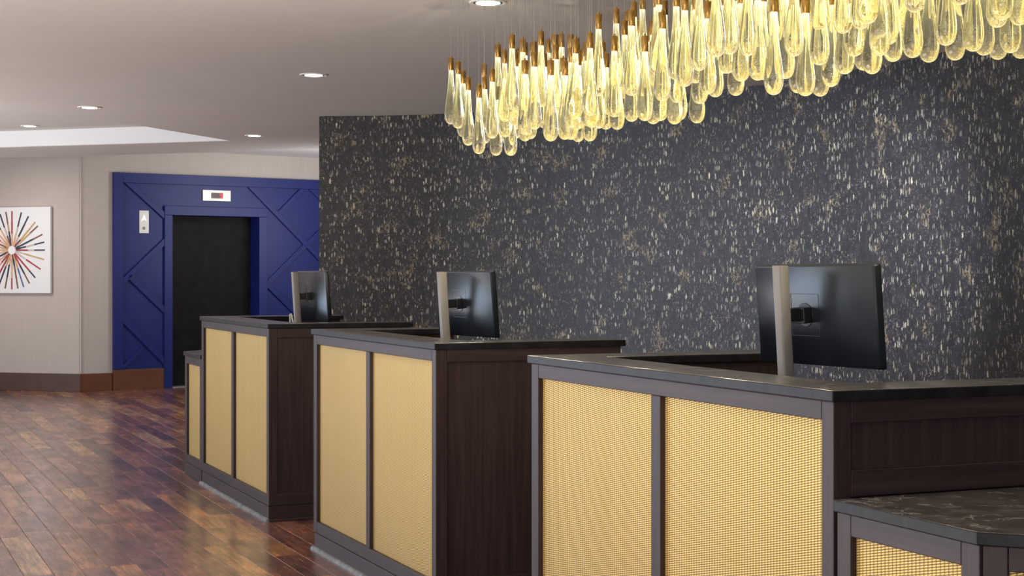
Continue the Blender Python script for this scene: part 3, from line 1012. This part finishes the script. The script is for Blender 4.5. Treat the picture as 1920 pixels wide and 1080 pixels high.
def side_counter(pos, y_start, sgn, length, label, top_label):
    """low counter joined to a desk end; its outer front corner is cut at 45 degrees"""
    t = empty('side_counter', (pos[0], pos[1], 0), TH)
    tag(t, label, 'counter', 'low side counters')
    zt = 0.8219 - 0.028
    L, ch, dp = length, 0.35, 0.80

    def Y(a):
        return y_start + sgn * a

    def pr(pts, z0, z1):
        pts = [(x, Y(a)) for x, a in pts]
        if sgn > 0:
            pts = list(reversed(pts))
            pts = pts
        area = sum(pts[i][0] * pts[(i + 1) % len(pts)][1] - pts[(i + 1) % len(pts)][0] * pts[i][1] for i in range(len(pts)))
        if area < 0:
            pts.reverse()
        return MB().prism(pts, z0, z1)
    g = 0.0015
    ct = empty('countertop', (pos[0], pos[1], zt), TH)
    tag(ct, top_label, 'countertop', 'stone tops of the low side counters')
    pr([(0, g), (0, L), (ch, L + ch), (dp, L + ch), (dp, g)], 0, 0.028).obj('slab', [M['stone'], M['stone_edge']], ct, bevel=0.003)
    k = 0.010
    Lb = L - 0.004
    # core behind the frames
    pr([(k + 0.024, 0.003), (k + 0.024, Lb - 0.010), (ch + 0.016, L + ch - 0.028), (dp - 0.02, L + ch - 0.028), (dp - 0.02, 0.003)], 0.085, zt - 0.0005).obj('carcass', M['wood'], t)

    def bx(x0, x1, a0, a1, z0, z1):
        ya, yb = sorted((Y(a0), Y(a1)))
        return MB().box(x0, x1, ya, yb, z0, z1)
    bx(k, k + 0.024, 0.003, 0.055, 0.084, zt).obj('stile', M['wood'], t, bevel=BV)
    bx(k, k + 0.024, Lb - 0.056, Lb, 0.084, zt).obj('stile', M['wood'], t, bevel=BV)
    bx(k, k + 0.024, 0.056, Lb - 0.057, 0.744, zt).obj('rail', M['wood_h'], t, bevel=BV)
    bx(k, k + 0.024, 0.056, Lb - 0.057, 0.084, 0.139).obj('rail', M['wood_h'], t, bevel=BV)
    ya, yb = sorted((Y(0.056), Y(Lb - 0.057)))
    gold(MB(), k + 0.015, ya, yb, 0.138, 0.745).obj('mesh_panel', M['gold'], t)
    bx(k - 0.003, dp - 0.03, 0.003, Lb - 0.02, 0, 0.083).obj('plinth', M['wood_h'], t, bevel=BV)
    # bevelled corner face
    cl = hypot(ch, ch) - 0.02
    e = empty('corner_face', (k + 0.002, Y(Lb + 0.002), 0), 0)
    e.parent = t
    e.rotation_euler = (0, 0, (-pi / 4) if sgn < 0 else (pi / 4))
    sg = sgn

    def fb(a0, a1, z0, z1, x0=0.0, x1=0.022):
        ya, yb = sorted((sg * a0, sg * a1))
        return MB().box(x0, x1, ya, yb, z0, z1)
    ang = (pi / 4)
    # local y runs along the bevel, x points inwards
    e.rotation_euler = (0, 0, ang if sgn < 0 else -ang)
    fb(0.004, 0.052, 0.084, zt).obj('stile', M['wood'], e, bevel=BV)
    fb(cl - 0.05, cl, 0.084, zt).obj('stile', M['wood'], e, bevel=BV)
    fb(0.053, cl - 0.051, 0.744, zt).obj('rail', M['wood_h'], e, bevel=BV)
    fb(0.053, cl - 0.051, 0.084, 0.139).obj('rail', M['wood_h'], e, bevel=BV)
    ya, yb = sorted((sg * 0.053, sg * (cl - 0.051)))
    gold(MB(), 0.013, ya, yb, 0.138, 0.745).obj('mesh_panel', M['gold'], e)
    fb(0.0, cl, 0.0, 0.083, 0.0, 0.03).obj('plinth', M['wood_h'], e, bevel=BV)
    return t


M['wood_x'] = mat_wood_dark('espresso_wood_depth')
for n_ in M['wood_x'].node_tree.nodes:
    if n_.type == 'MAPPING':
        n_.inputs['Scale'].default_value = (2.2, 60, 60)

P1, P2, P3 = (-1.3192, 8.5181), (-0.2997, 6.1139), (0.7322, 3.6049)
reception_desk(P1, 1.7366, 0.832, 0.90, 'farthest dark wood desk with gold mesh panels, low counter at its far end', 'dark stone top of the farthest desk, beside the blue elevator wall')
reception_desk(P2, 1.7366, 0.832, 0.70, 'middle dark wood desk with two gold mesh panels and a plain side', 'dark stone top of the middle desk')
reception_desk(P3, 1.7366, 0.832, 0.875, 'nearest and largest dark wood desk with two gold mesh panels', 'dark veined stone top of the nearest desk', wing_near=True)
side_counter(P1, 1.7366 - 0.012, 1, 0.53, 'narrow low cabinet with one gold panel, beyond the farthest desk', 'small low stone top beside the far end of the farthest desk')
side_counter(P3, 0.0, -1, 0.496, 'low dark wood cabinet with gold mesh beside the nearest desk', 'large low stone top with white veins and a cut corner, in the foreground')

# ------------------------------------------------------------------ monitors on their posts
def monitor(px, py, rot, height_top, label, hub_shift=0.04, gap=0.085, lean=radians(4.5), wide=0.54, tall=0.302, post_dx=0.0):
    """px, py: plan position of the centre of the screen; rot: heading of its long edge"""
    t = empty('monitor', (px, py, 0.76), rot)
    tag(t, label, 'monitor', 'monitors on the reception desks')
    zc = height_top - 0.76 - tall / 2 * cos(lean)
    # tilted head: pivot empty keeps the tilt, parts hang from it through matrices
    R = Matrix.Translation((0, 0, zc)) @ Matrix.Rotation(-lean, 4, 'Y')

    def tf(mb):
        mb.v = [tuple(R @ Vector(p)) for p in mb.v]
        return mb
    # back shell: flat centre, edges swept forward
    h2, w2 = tall / 2, wide / 2
    sh = MB()
    rings = [(0.022, 0.0), (0.015, 0.0), (0.003, 0.002), (0.0, 0.006)]
    pts = []
    nn = 0
    for x, ins in rings:
        r = 0.006
        cr = []
        for sy, sz, a0 in ((1, 1, 0), (-1, 1, pi / 2), (-1, -1, pi), (1, -1, 3 * pi / 2)):
            for k in range(4):
                a = a0 + pi / 2 * k / 3
                cr.append((x, sy * (w2 - ins - r) + r * cos(a), sz * (h2 - ins - r) + r * sin(a)))
        nn = len(cr)
        pts += cr
    fs = [(j * nn + k, j * nn + (k + 1) % nn, (j + 1) * nn + (k + 1) % nn, (j + 1) * nn + k) for j in range(len(rings) - 1) for k in range(nn)]
    fs += [tuple(range(nn)), tuple(reversed(range((len(rings) - 1) * nn, len(rings) * nn)))]
    sh.poly(pts, fs)
    shell = tf(sh).obj('back_shell', M['shell'], t, smooth=True)
    tf(MB().box(0.0222, 0.026, -w2 + 0.002, w2 - 0.002, -h2 + 0.002, h2 - 0.002)).obj('screen', M['screen'], t, bevel=0.001)
    hy = hub_shift
    # square mount field with a round boss
    f = MB()
    for a, b_, c_, d_ in ((-0.062, 0.062, 0.0615, 0.063), (-0.062, 0.062, -0.063, -0.0615), (-0.063, -0.0615, -0.062, 0.062), (0.0615, 0.063, -0.062, 0.062)):
        f.box(-0.0006, 0.0004, hy + a, hy + b_, c_, d_)
    tf(f).obj('mount_field', M['black'], shell)
    m = MB().lathe([(0.036, 0), (0.036, 0.001), (0.0345, 0.0016)], 28)
    m.v = [(-z, hy + x, y) for x, y, z in m.v]
    tf(m).obj('mount_boss', M['black'], shell)
    m = MB().box(-0.030, 0.0, hy - 0.030, hy + 0.030, -0.023, 0.023)
    tf(m).obj('hinge_block', M['black'], t, bevel=0.003)
    # arm back to the post
    xp = -gap
    MB().box(xp + 0.012, -0.018, hy - 0.016, hy + 0.016, zc - 0.020, zc + 0.020).obj('arm', M['black'], t, bevel=0.003)
    # leaning post: rounded flat column
    top = height_top - 0.76 - 0.004
    dxl = math.tan(lean * 0.85)
    pts = []
    outline = []
    for sx, sy, a0 in ((1, 1, 0), (-1, 1, pi / 2), (-1, -1, pi), (1, -1, 3 * pi / 2)):
        for k in range(4):
            a = a0 + pi / 2 * k / 3
            outline.append((sx * 0.013 + 0.006 * cos(a), sy * 0.012 + 0.006 * sin(a)))
    for z in (0.012, top - 0.002, top):
        for x, y in outline:
            q = 0.92 if z == top else 1
            pts.append((xp + x * q + (zc - z) * dxl, hy + y * q, z))
    nn = len(outline)
    fs = [(j * nn + k, j * nn + (k + 1) % nn, (j + 1) * nn + (k + 1) % nn, (j + 1) * nn + k) for j in range(2) for k in range(nn)]
    fs += [tuple(reversed(range(nn))), tuple(range(2 * nn, 3 * nn))]
    MB().poly(pts, fs).obj('post', M['post'], t, smooth=True)
    MB().box(-0.16, 0.10, hy - 0.11, hy + 0.11, 0.0, 0.012).obj('foot', M['post'], t, bevel=0.004)
    return t


monitor(0.893, 4.665, radians(29.4), 1.366, 'nearest monitor seen from behind, on a leaning grey post')
monitor(-0.222, 7.27, radians(30.5), 1.352, 'monitor on a grey post behind the middle desk')
monitor(-1.205, 9.50, radians(25.5), 1.357, 'small farthest monitor, beside the end of the wallpapered wall')

# white cord of the farthest monitor

cd = MB()
cd.tube([(-1.315, 9.36, 0.763), (-1.315, 9.36, 1.10), (-1.311, 9.361, 1.105), (-1.300, 9.365, 1.06), (-1.285, 9.37, 1.02), (-1.285, 9.37, 0.763)], 0.006, 8)
tag(cd.obj('power_cord', M['white'], smooth=True), 'short white cord looping up beside the farthest monitor', 'cord')

# ------------------------------------------------------------------ the glass drop chandelier
PEND = [(-0.284,7.342,2.035),(-0.249,7.288,2.01),(-0.23,7.4,1.981),(-0.198,7.15,1.92),(-0.148,7.05,1.874),(-0.13,7.365,2.008),(-0.126,7.3,1.942),(-0.088,7.0,1.939),(-0.073,7.2,1.878),(-0.068,7.338,2.094),(-0.063,7.135,2.067),(-0.059,7.404,2.012),(-0.032,6.816,1.996),(-0.028,6.882,1.935),(-0.017,7.07,1.914),(-0.006,6.94,1.858),(0.0,6.5,2.015),(0.009,7.006,1.977),(0.01,7.256,2.06),(0.016,7.404,2.014),(0.015,6.708,1.969),(0.017,7.13,1.95),(0.024,7.331,2.074),(0.036,6.8,1.993),(0.045,6.6,2.013),(0.053,6.538,1.915),(0.056,6.882,2.04),(0.058,7.048,1.931),(0.08,7.28,2.007),(0.083,7.108,1.946),(0.09,6.944,2.045),(0.093,6.705,2.017),(0.089,6.3,1.914),(0.118,6.432,2.018),(0.129,6.76,1.985),(0.132,6.5,1.939),(0.144,6.986,2.0),(0.16,6.908,2.054),(0.147,6.0,1.842),(0.171,6.327,1.99),(0.172,6.244,1.936),(0.199,6.852,2.059),(0.21,6.668,2.045),(0.208,6.4,1.906),(0.207,6.182,1.864),(0.245,6.591,2.029),(0.236,6.3,1.874),(0.229,6.1,1.904),(0.242,6.035,1.929),(0.273,6.748,2.035),(0.282,6.896,2.064),(0.273,6.648,1.996),(0.272,6.5,1.882),(0.261,6.218,1.909),(0.309,6.831,2.006),(0.3,6.392,1.967),(0.292,6.074,1.907),(0.309,6.27,1.865),(0.29,5.87,1.926),(0.303,6.008,1.895),(0.336,6.602,1.947),(0.325,5.93,2.006),(0.347,6.33,1.921),(0.377,6.539,1.99),(0.381,6.4,1.924),(0.389,6.0,1.934),(0.402,6.092,2.053),(0.411,6.17,1.902),(0.444,6.23,2.03),(0.465,6.364,2.088),(0.43,5.682,1.979),(0.447,5.9,1.907),(0.461,5.97,2.058),(0.511,6.426,2.011),(0.492,6.143,2.013),(0.498,6.026,2.097),(0.481,5.718,1.892),(0.551,6.275,2.01),(0.544,6.104,2.01),(0.528,5.9,1.898),(0.518,5.653,2.041),(0.549,5.962,1.98),(0.52,5.583,2.038),(0.58,6.215,2.113),(0.545,5.8,1.9),(0.573,6.043,2.039),(0.52,5.46,1.935),(0.617,6.378,2.134),(0.587,5.7,1.878),(0.562,5.4,2.001),(0.622,5.963,2.046),(0.585,5.6,1.945),(0.615,5.8,1.902),(0.659,6.069,2.202),(0.569,5.2,1.954),(0.668,5.845,2.203),(0.685,5.988,2.089),(0.628,5.4,1.99),(0.668,5.7,1.882),(0.72,6.105,2.177),(0.605,5.1,1.994),(0.653,5.488,1.929),(0.651,5.25,1.935),(0.675,5.323,2.144),(0.692,5.433,2.1),(0.738,5.739,2.183),(0.71,5.512,1.955),(0.631,4.876,2.007),(0.785,6.02,2.203),(0.784,5.838,2.079),(0.707,5.176,1.995),(0.794,5.768,2.171),(0.679,4.924,2.022),(0.782,5.652,2.174),(0.776,5.581,2.184),(0.766,5.4,1.947),(0.75,5.224,1.99),(0.739,5.09,1.958),(0.785,5.335,2.144),(0.717,4.8,2.0),(0.837,5.562,2.209),(0.771,4.95,1.944),(0.857,5.497,2.162),(0.851,5.431,2.16),(0.807,5.078,1.962),(0.841,5.239,2.015),(0.851,5.17,2.045),(0.791,4.77,1.878),(0.892,5.342,2.14),(0.929,5.415,2.16),(0.849,4.9,1.943),(0.84,4.7,1.985),(0.918,5.132,2.076),(0.898,4.95,1.904),(0.924,5.011,2.062),(0.889,4.782,1.876),(0.91,4.848,2.059),(1.034,5.494,2.168),(0.909,4.664,1.954),(0.967,4.95,1.894),(1.062,5.432,2.209),(0.924,4.724,2.061),(1.008,5.094,2.093),(0.98,4.85,1.912),(1.056,5.21,2.129),(1.02,5.028,2.094),(0.96,4.576,2.034),(1.038,4.937,1.973),(0.991,4.7,1.932),(1.003,4.624,1.974),(1.169,5.389,2.256),(1.039,4.743,2.168),(1.149,5.203,2.06),(0.988,4.47,2.03),(1.07,4.8,1.956),(1.153,5.14,2.247),(1.11,4.944,2.132),(1.14,5.077,2.193),(0.992,4.4,2.034),(1.211,5.323,2.173),(1.061,4.65,1.926),(1.12,4.848,2.196),(1.046,4.488,1.957),(1.163,4.906,2.147),(1.083,4.542,1.997),(1.154,4.795,2.059),(1.127,4.67,1.965),(1.236,5.106,2.116),(1.164,4.73,2.016),(1.303,5.142,2.12),(1.155,4.55,1.96),(1.098,4.3,2.049),(1.258,4.823,2.086),(1.212,4.588,1.952),(1.27,4.618,2.078),(1.198,4.356,1.967),(1.276,4.544,1.952),(1.22,4.294,2.069),(1.271,4.35,1.95),(1.377,4.691,2.141),(1.346,4.5,1.96),(1.32,4.294,2.007),(1.401,4.55,1.955),(1.343,4.354,2.11),(1.304,4.2,2.012),(1.449,4.592,2.16),(1.39,4.4,1.953),(1.551,4.883,2.233),(1.487,4.647,2.201),(1.384,4.306,2.015),(1.451,4.5,1.951),(1.557,4.756,2.17),(1.449,4.36,2.108),(1.583,4.666,2.099),(1.533,4.466,2.006),(1.538,4.381,2.071),(1.528,4.318,2.044),(1.507,4.257,2.009),(1.492,4.193,2.017),(1.611,4.476,2.098),(1.732,4.804,2.039),(1.685,4.653,2.134),(1.483,4.063,2.025),(1.514,4.134,1.941),(1.596,4.352,2.042),(1.758,4.724,2.205),(1.465,3.934,1.934),(1.488,3.992,2.005),(1.577,4.218,2.013),(1.672,4.465,2.118),(1.651,4.404,2.123),(1.7,4.532,2.03),(1.644,4.302,2.087)]
gp = MB()
prof = [(0.0005, 0.0), (0.007, 0.0008), (0.0135, 0.0035), (0.0205, 0.009), (0.0256, 0.018), (0.0288, 0.031), (0.0297, 0.043), (0.0292, 0.058), (0.0274, 0.078), (0.0247, 0.100), (0.0213, 0.124),
        (0.0172, 0.148), (0.0148, 0.175), (0.0130, 0.200), (0.0117, 0.225), (0.0108, 0.2505)]
gp.lathe(prof, 20)
glass_me = gp.mesh('glass_drop', M['glass'], smooth=True)
cp = MB()
cp.lathe([(0.0125, 0.0), (0.0130, 0.001), (0.0130, 0.056), (0.0120, 0.0575), (0.004, 0.058), (0.004, 0.066), (0.0012, 0.067)], 20)
cap_me = cp.mesh('cap', M['brass'], smooth=True)
cb_ = MB().lathe([(0.0009, 0.0), (0.0009, 1.0)], 6)
cable_me = cb_.mesh('cable', M['cable'])
Z_CAN = H_CEIL - 0.03
first = None
pts_in = [q for q in PEND]
cap_z = 0.2505
for i, (x, y, z) in enumerate(pts_in):
    t = empty('pendant_light', (x, y, z))
    parts = [('glass_drop', glass_me, 0.0, 1.0), ('cap', cap_me, cap_z, 1.0), ('cable', cable_me, cap_z + 0.066, Z_CAN - z - cap_z - 0.066)]
    for nm, me_, dz, sc in parts:
        o = bpy.data.objects.new(nm, me_)
        o.parent = t
        o.location = (0, 0, dz)
        if nm == 'cable':
            o.scale = (1, 1, sc)
        COL.objects.link(o)
    if i < 6:
        lb = ('outermost', 'second', 'third', 'fourth', 'fifth', 'sixth')[i] + ' glass teardrop from the far end of the chandelier'
        gr = 'glass drop pendants at the far tip of the chandelier'
    elif x / y < 0.055:
        lb, gr = 'amber glass teardrop with brass cap in the far third of the chandelier', 'glass drop pendants in the far third of the chandelier'
    elif z < HC + 0.112 * y:
        lb, gr = 'low hanging amber glass teardrop along the bottom rim of the chandelier', 'glass drop pendants along the bottom rim of the chandelier'
    else:
        lb, gr = 'glowing amber glass teardrop in the upper crowd of the chandelier', 'glass drop pendants in the upper crowd of the chandelier'
    tag(t, lb, 'pendant lamp', gr)

# curved canopy plate that carries the cords
cl_ = [(-0.20, 7.3), (-0.05, 6.95), (0.30, 6.2), (0.62, 5.5), (0.93, 4.85), (1.25, 4.3), (1.55, 3.95), (1.80, 3.75)]
can = MB()
lft, rgt = [], []
for i, q in enumerate(cl_):
    a, b_ = Vector(cl_[max(0, i - 1)]), Vector(cl_[min(len(cl_) - 1, i + 1)])
    t_ = (b_ - a).normalized()
    nrm = Vector((-t_[1], t_[0])) * 0.52
    lft.append(tuple(Vector(q) + nrm))
    rgt.append(tuple(Vector(q) - nrm))
n = len(cl_)
for i in range(n - 1):
    quad = [rgt[i], rgt[i + 1], lft[i + 1], lft[i]]
    can.prism(quad, Z_CAN, H_CEIL - 0.0005)
tag(can.obj('chandelier_canopy', M['ceil']), 'shallow curved ceiling plate from which the glass pendants hang', 'canopy')

# light given off by the diodes of the pendants
for k in range(9):
    f_ = k / 8
    i0 = min(len(cl_) - 2, int(f_ * (len(cl_) - 1)))
    q = Vector(cl_[i0]).lerp(Vector(cl_[i0 + 1]), f_ * (len(cl_) - 1) - i0)
    lamp('pendant_glow', 'POINT', (q[0], q[1], 1.80), 4.5, (1.0, 0.87, 0.60), shadow_soft_size=0.0)

lamp('unseen_spot', 'SPOT', (-1.9, 17.7, 2.76), 28, NEUT, target=(-3.7, 19.0, 1.2), spot_size=radians(110), spot_blend=1.0, shadow_soft_size=0.05)  # hidden spot added to brighten the elevator wall
lamp('unseen_spot', 'SPOT', (-4.3, 7.6, 2.62), 130, NEUT, target=(-1.75, 9.3, 0.6), spot_size=radians(55), spot_blend=1.0, shadow_soft_size=0.05)  # off-frame spot added to brighten the front of the farthest desk
# further ceiling spots of the room, outside the frame or behind the chandelier
lamp('unseen_spot', 'SPOT', (-0.34, 3.45, 2.62), 75, NEUT, target=(0.35, 3.9, 0.5), spot_size=radians(75), spot_blend=1.0, shadow_soft_size=0.05)
lamp('unseen_spot', 'SPOT', (-1.35, 6.05, 2.62), 75, NEUT, target=(-0.6, 6.5, 0.6), spot_size=radians(75), spot_blend=1.0, shadow_soft_size=0.05)
lamp('unseen_spot', 'SPOT', (1.35, 7.9, 2.62), 520, (0.86, 0.91, 1.0), target=(2.05, 10.4, 1.05), spot_size=radians(72), spot_blend=1.0, shadow_soft_size=0.05)
lamp('unseen_spot', 'SPOT', (0.2, 9.9, 2.62), 50, (1.0, 0.93, 0.84), target=(0.9, 11.9, 0.9), spot_size=radians(95), spot_blend=1.0, shadow_soft_size=0.05)
lamp('unseen_spot', 'SPOT', (-6.1, 16.3, 2.62), 90, NEUT, target=(-5.3, 18.1, 1.2), spot_size=radians(80), spot_blend=1.0, shadow_soft_size=0.05)
# hidden fill added behind the wallpapered wall to brighten the lobby ceiling
lamp('ceiling_fill', 'AREA', (-0.9, 17.4, 1.9), 60, (1.0, 0.97, 0.94), target=(-1.5, 17.8, 2.8), shape='RECTANGLE', size=1.4, size_y=1.4)
